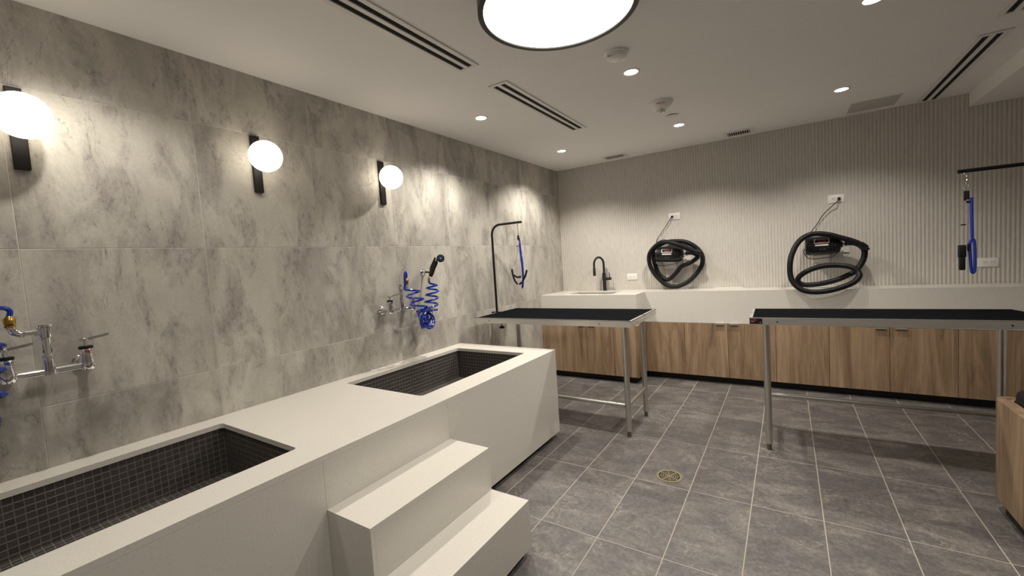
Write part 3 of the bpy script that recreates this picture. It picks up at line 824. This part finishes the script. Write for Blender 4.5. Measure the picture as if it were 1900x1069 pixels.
# spray wand on a wall hook
HK = thing('wand_hook', 'round chrome wall hook behind the spray wand', 'hook', (.0005, 2.402, 1.312))
MB().lathe([(.027, 0), (.027, .004), (.02, .01), (.011, .014), (.009, .03)], (0, 0, 0), (1, 0, 0), 24).build('flange', 'chrome', HK)
MB().tube([(.025, 0, 0), (.07, -.01, -.004), (.11, -.03, -.006), (.132, -.055, -.002), (.14, -.058, .012)], .007, 10).build('hook_arm', 'black_metal', HK)
WD = thing('spray_wand', 'black handheld dog spray wand with round head on the wall hook', 'sprayer', (.16, 2.319, 1.282))
ax = Vector((.012, .058, .108)).normalized()
gl = .118
MB().lathe([(.0115, -.008), (.0145, 0), (.017, .02), (.0155, .06), (.018, .1), (.0165, gl)], (0, 0, 0), ax, 18).build('grip', 'black_rubber', WD)
MB().lathe([(.009, -.02), (.011, -.018), (.011, -.006)], (0, 0, 0), ax, 14).build('swivel', 'white_plastic', WD)
nk = ax * gl
MB().lathe([(.0135, -.004), (.0135, .02), (.009, .03)], nk, ax, 16).tube(catmull([nk + ax * .012, nk + Vector((.02, .004, .02)), nk + Vector((.04, .01, .026))], 5), .0095, 12).build('neck', 'chrome', WD)
hc = nk + Vector((.038, .012, .022)); hd = Vector((.70, -.70, .02)).normalized()
hdo = MB().lathe([(.013, -.014), (.025, -.004), (.0295, .008), (.0295, .022), (.0265, .026)], hc, hd, 26).build('spray_head', 'black_rubber', WD)
MB().lathe([(.0245, .0255), (.0245, .0275), (.018, .028)], hc, hd, 24).build('spray_face', 'face_slate', hdo)
MB().lathe([(.005, .028), (.004, .031)], hc, hd, 12).build('nozzle', 'white_print', hdo)
MB().tube(catmull([ax * .045 + Vector((-.008, -.018, 0)), ax * .08 + Vector((-.012, -.022, 0)), ax * .12 + Vector((-.008, -.016, .006)), nk + Vector((.004, -.008, .034))], 5), .0055, 10).build('trigger', 'black_plastic', WD)

# ------------------------------------------------------------------ wall lamps
def sconce(label, y):
    t = thing('wall_sconce', label, 'sconce', (.0005, y, 1.96))
    MB().box(.0, .018, -.0215, .0215, -.15, .15, .001, 1).build('back_plate', 'black_metal', t)
    MB().lathe([(.02, .018), (.02, .03), (.012, .034)], (0, 0, .025), (1, 0, 0), 20).build('holder', 'black_metal', t)
    MB().sphere((.108, 0, .025), .080, 36, 20).build('globe', 'globe_glow', t)
sconce('globe wall sconce on a black plate, cut by the left edge of the picture', .366)
sconce('globe wall sconce on a black plate, middle of the three', 1.215)
sconce('globe wall sconce on a black plate, nearest the hanging blue hose', 2.06)

# ------------------------------------------------------------------ ceiling fittings
DR = thing('drum_light', 'large round black-rimmed drum light on the ceiling', 'ceiling light', (1.642, 1.617, 2.342))
mb = MB(); n = 64; R0, R1 = .321, .299
V = []; F = []
for r, z in ((R0, 0), (R0, .097), (R1, .097), (R1, 0)):
    for i in range(n): V.append((r * cos(2 * pi * i / n), r * sin(2 * pi * i / n), z))
for j in range(4):
    for i in range(n):
        F.append((j * n + i, j * n + (i + 1) % n, ((j + 1) % 4) * n + (i + 1) % n, ((j + 1) % 4) * n + i))
mb.add(V, F); mb.build('drum_shell', 'drum_black', DR)
MB().lathe([(R1 - .0005, .006), (R1 - .0005, .012)], n=64).build('diffuser', 'drum_glow', DR)
def pot(label, x, y, dim=1.0):
    t = thing('recessed_downlight', label, 'downlight', (x, y, H - .001), group=None)
    mb = MB(); n = 32; V = []; F = []
    for r, z in ((.040, 0), (.040, -.004), (.050, -.003), (.052, 0)):
        for i in range(n): V.append((r * cos(2 * pi * i / n), r * sin(2 * pi * i / n), z))
    for j in range(4):
        for i in range(n):
            F.append((j * n + i, j * n + (i + 1) % n, ((j + 1) % 4) * n + (i + 1) % n, ((j + 1) % 4) * n + i))
    mb.add(V, F); mb.build('trim_ring', 'white_metal', t)
    MB().lathe([(.0395, -.003), (.0395, -.001)], n=32).build('lens', 'pot_glow', t)
    L = bpy.data.lights.new('downlight_beam', 'SPOT'); L.energy = POT_W * dim; L.color = POT_C
    L.spot_size = radians(132); L.spot_blend = .6; L.shadow_soft_size = .035
    lo = bpy.data.objects.new('downlight_beam', L); COL.objects.link(lo); lo.parent = t; lo.location = (0, 0, -.012)
pot('recessed downlight left of the long slot vent, front row by the tiled wall', .495, 2.632, 1.06)
pot('recessed downlight in the far corner by the tiled wall', .495, 3.99, 1.06)
pot('recessed downlight beside the plain smoke detector near the drum light', 1.634, 2.62, .75)
pot('recessed downlight beside the sprinkler cover disc', 1.634, 3.975, .97)
pot('recessed downlight near the grey access panel, back right', 2.75, 3.976, .58)
pot('recessed downlight cut by the top edge of the picture', 2.75, 2.62, .74)

pot('recessed downlight above the near basin, just out of the picture', .495, .5, .47)
pot('assumed extra downlight over the walkway, unseen, added for its light', 1.634, .3, .25)  # assumed lamp outside the view, added to lift the walkway and steps
pot('assumed extra downlight beside the camera, unseen, added for its light', 2.75, .3, .6)  # also assumed and unseen, added as extra light near the camera

def slot_vent(label, x0, x1, y0, y1):
    t = thing('slot_diffuser', label, 'vent', ((x0 + x1) / 2, (y0 + y1) / 2, H))
    hx, hy = (x1 - x0) / 2, (y1 - y0) / 2
    hl = [[(a, -hy + .022), (a + .031, -hy + .022), (a + .031, hy - .022), (a, hy - .022)] for a in (-.044, .011)]
    holed_plate([(-hx, -hy), (hx, -hy), (hx, hy), (-hx, hy)], hl, -.007, -.0015).build('frame', 'white_metal', t, smooth=False)
    for a in (-.044, .011):
        MB().box(a - .001, a + .032, -hy + .021, hy - .021, -.0014, -.0002).build('slot', 'slot_dark', t, smooth=False)
slot_vent('long white slot diffuser with two dark slots, left of the drum light', .866, 1.0, .68, 1.945)
slot_vent('white slot diffuser with two dark slots between the left downlights', .866, 1.0, 2.215, 3.44)
slot_vent('white slot diffuser beside the bulkhead above the ribbed wall', 3.31, 3.455, 3.51, 4.855)
slot_vent('white slot diffuser cut by the top right corner of the picture', 3.31, 3.455, 2.0, 3.27)
def grille(label, x0, x1, y0, y1):
    t = thing('air_grille', label, 'vent', ((x0 + x1) / 2, (y0 + y1) / 2, H))
    hx, hy = (x1 - x0) / 2, (y1 - y0) / 2
    holed_plate([(-hx, -hy), (hx, -hy), (hx, hy), (-hx, hy)], [[(-hx + .03, -hy + .034), (hx - .03, -hy + .034), (hx - .03, hy - .034), (-hx + .03, hy - .034)]], -.0055, -.0015).build('frame', 'white_metal', t, smooth=False)
    MB().box(-hx + .029, hx - .029, -hy + .033, hy - .033, -.0014, -.0002).build('opening', 'slot_dark', t, smooth=False)
    k = 0; n_ = 10
    for k in range(n_):
        x = -hx + .03 + (2 * hx - .06) * (k + .5) / n_
        Mx = Matrix.Translation((x, 0, -.0038))
        MB().box(-.0024, .0024, -hy + .034, hy - .034, -.0015, .0015, M=Mx).build('louvre', 'white_metal', t, smooth=False)
grille('small white air grille over the sink, by the far corner', .683, .95, 4.585, 4.765)
grille('small white air grille right of centre along the ribbed wall', 1.907, 2.157, 4.59, 4.79)
AP = thing('access_panel', 'square grey access panel in the ceiling by the ribbed wall', 'panel', (3.008, 4.605, H))
MB().box(-.152, .152, -.152, .152, -.003, -.0003).build('door', 'panel_grey', AP, smooth=False)
holed_plate([(-.16, -.16), (.16, -.16), (.16, .16), (-.16, .16)], [[(-.153, -.153), (.153, -.153), (.153, .153), (-.153, .153)]], -.0035, -.0003).build('frame', 'white_metal', AP, smooth=False)
# detectors
SM = thing('smoke_detector', 'low round white smoke detector beside the drum light', 'detector', (1.643, 2.327, H))
MB().lathe([(.062, -.0005), (.062, -.010), (.058, -.013)], n=36).build('base', 'white_plastic', SM)
MB().lathe([(.054, -.012), (.056, -.018), (.052, -.03), (.04, -.038), (.02, -.041)], n=36).build('dome', 'white_plastic', SM)
MB().box(-.03, .012, -.0515, -.045, -.032, -.024).build('sensor_slot', 'panel_grey', SM, smooth=False)
FD = thing('fire_detector', 'white fire alarm detector with red lettering and clear strobe lens', 'detector', (1.645, 3.29, H))
MB().lathe([(.084, -.0005), (.084, -.008), (.080, -.014), (.058, -.045), (.045, -.052), (.03, -.053)], n=40).build('body', 'white_plastic', FD)
MB().lathe([(.030, -.052), (.031, -.06), (.026, -.074), (.014, -.082), (.004, -.084)], n=24).build('strobe_lens', 'lens_clear', FD)
Mt = Matrix.Rotation(radians(12), 4, 'Z') @ Matrix.Translation((0, -.0735, -.0285)) @ Matrix.Rotation(radians(90 + 35), 4, 'X')
text_mesh('FIRE-FEU', .016, 'red_mark', 'red_lettering', FD, Mt)
SP = thing('sprinkler_cover', 'flat round white sprinkler cover disc behind the fire detector', 'sprinkler', (1.646, 3.66, H))
MB().lathe([(.03, -.0005), (.03, -.006)], n=28).build('collar', 'slot_dark', SP)
MB().lathe([(.042, -.006), (.043, -.0075), (.041, -.009)], n=32).build('disc', 'white_metal', SP)

# ------------------------------------------------------------------ floor drain
FDn = thing('floor_drain', 'round bronze floor drain grate set in the tiles', 'drain', (1.777, 2.541, 0))
def ring(mb, r0, r1, z0, z1, n=40):
    V = []; F = []
    for r, z in ((r0, z0), (r1, z0), (r1, z1), (r0, z1)):
        for i in range(n): V.append((r * cos(2 * pi * i / n), r * sin(2 * pi * i / n), z))
    for j in range(4):
        for i in range(n): F.append((j * n + i, j * n + (i + 1) % n, ((j + 1) % 4) * n + (i + 1) % n, ((j + 1) % 4) * n + i))
    return mb.add(V, F)
MB().lathe([(.073, .0002), (.073, .0008)], n=40).build('well', 'slot_dark', FDn)
ring(MB(), .060, .075, .0003, .0032).build('outer_ring', 'bronze_grate', FDn, ang=20)
gr = MB()
for r in (.012, .024, .036, .048): ring(gr, r - .0022, r + .0028, .0009, .003)
for k in range(8):
    a = 2 * pi * k / 8 + .3; w_ = .0032 if k % 2 else .0018
    gr.box(.006, .061, -w_, w_, .0009, .0031, M=Matrix.Rotation(a, 4, 'Z'))
gr.lathe([(.008, .0009), (.008, .0033)], n=14)
gr.build('grate', 'bronze_grate', FDn, smooth=False)

# ------------------------------------------------------------------ bench at the right edge
BN = thing('bench', 'low rounded oak bench with black seat pad, cut by the right edge', 'bench', (3.6, 2.3, 0))
ox, oy = 3.6, 2.3
outer = [(x - ox, y - oy) for x, y in rrect(3.22, 4.1, 1.6, 2.95, .065, 8)]
inner = [(x - ox, y - oy) for x, y in rrect(3.268, 4.052, 1.648, 2.902, .045, 8)]
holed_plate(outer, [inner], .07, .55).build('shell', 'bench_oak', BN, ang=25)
MB().prism([(x * .93, y * .96) for x, y in outer], 0, .0695).build('plinth', 'toe_black', BN, smooth=False)
pad = [(x - ox, y - oy) for x, y in rrect(3.272, 4.048, 1.652, 2.898, .045, 6)]
mb = MB(); n = len(pad)
lay = [(1.0, .12), (1.0, .575), (.99, .595), (.96, .606), (.90, .609)]
V = []; F = []
for s_, z in lay: V += [(x * s_, y * (1 - (1 - s_) * .6), z) for x, y in pad]
for j in range(len(lay) - 1):
    for i in range(n): F.append((j * n + i, j * n + (i + 1) % n, (j + 1) * n + (i + 1) % n, (j + 1) * n + i))
F += [tuple(reversed(range(n))), tuple((len(lay) - 1) * n + i for i in range(n))]
mb.add(V, F); mb.build('seat_pad', 'upholstery_black', BN, ang=40)
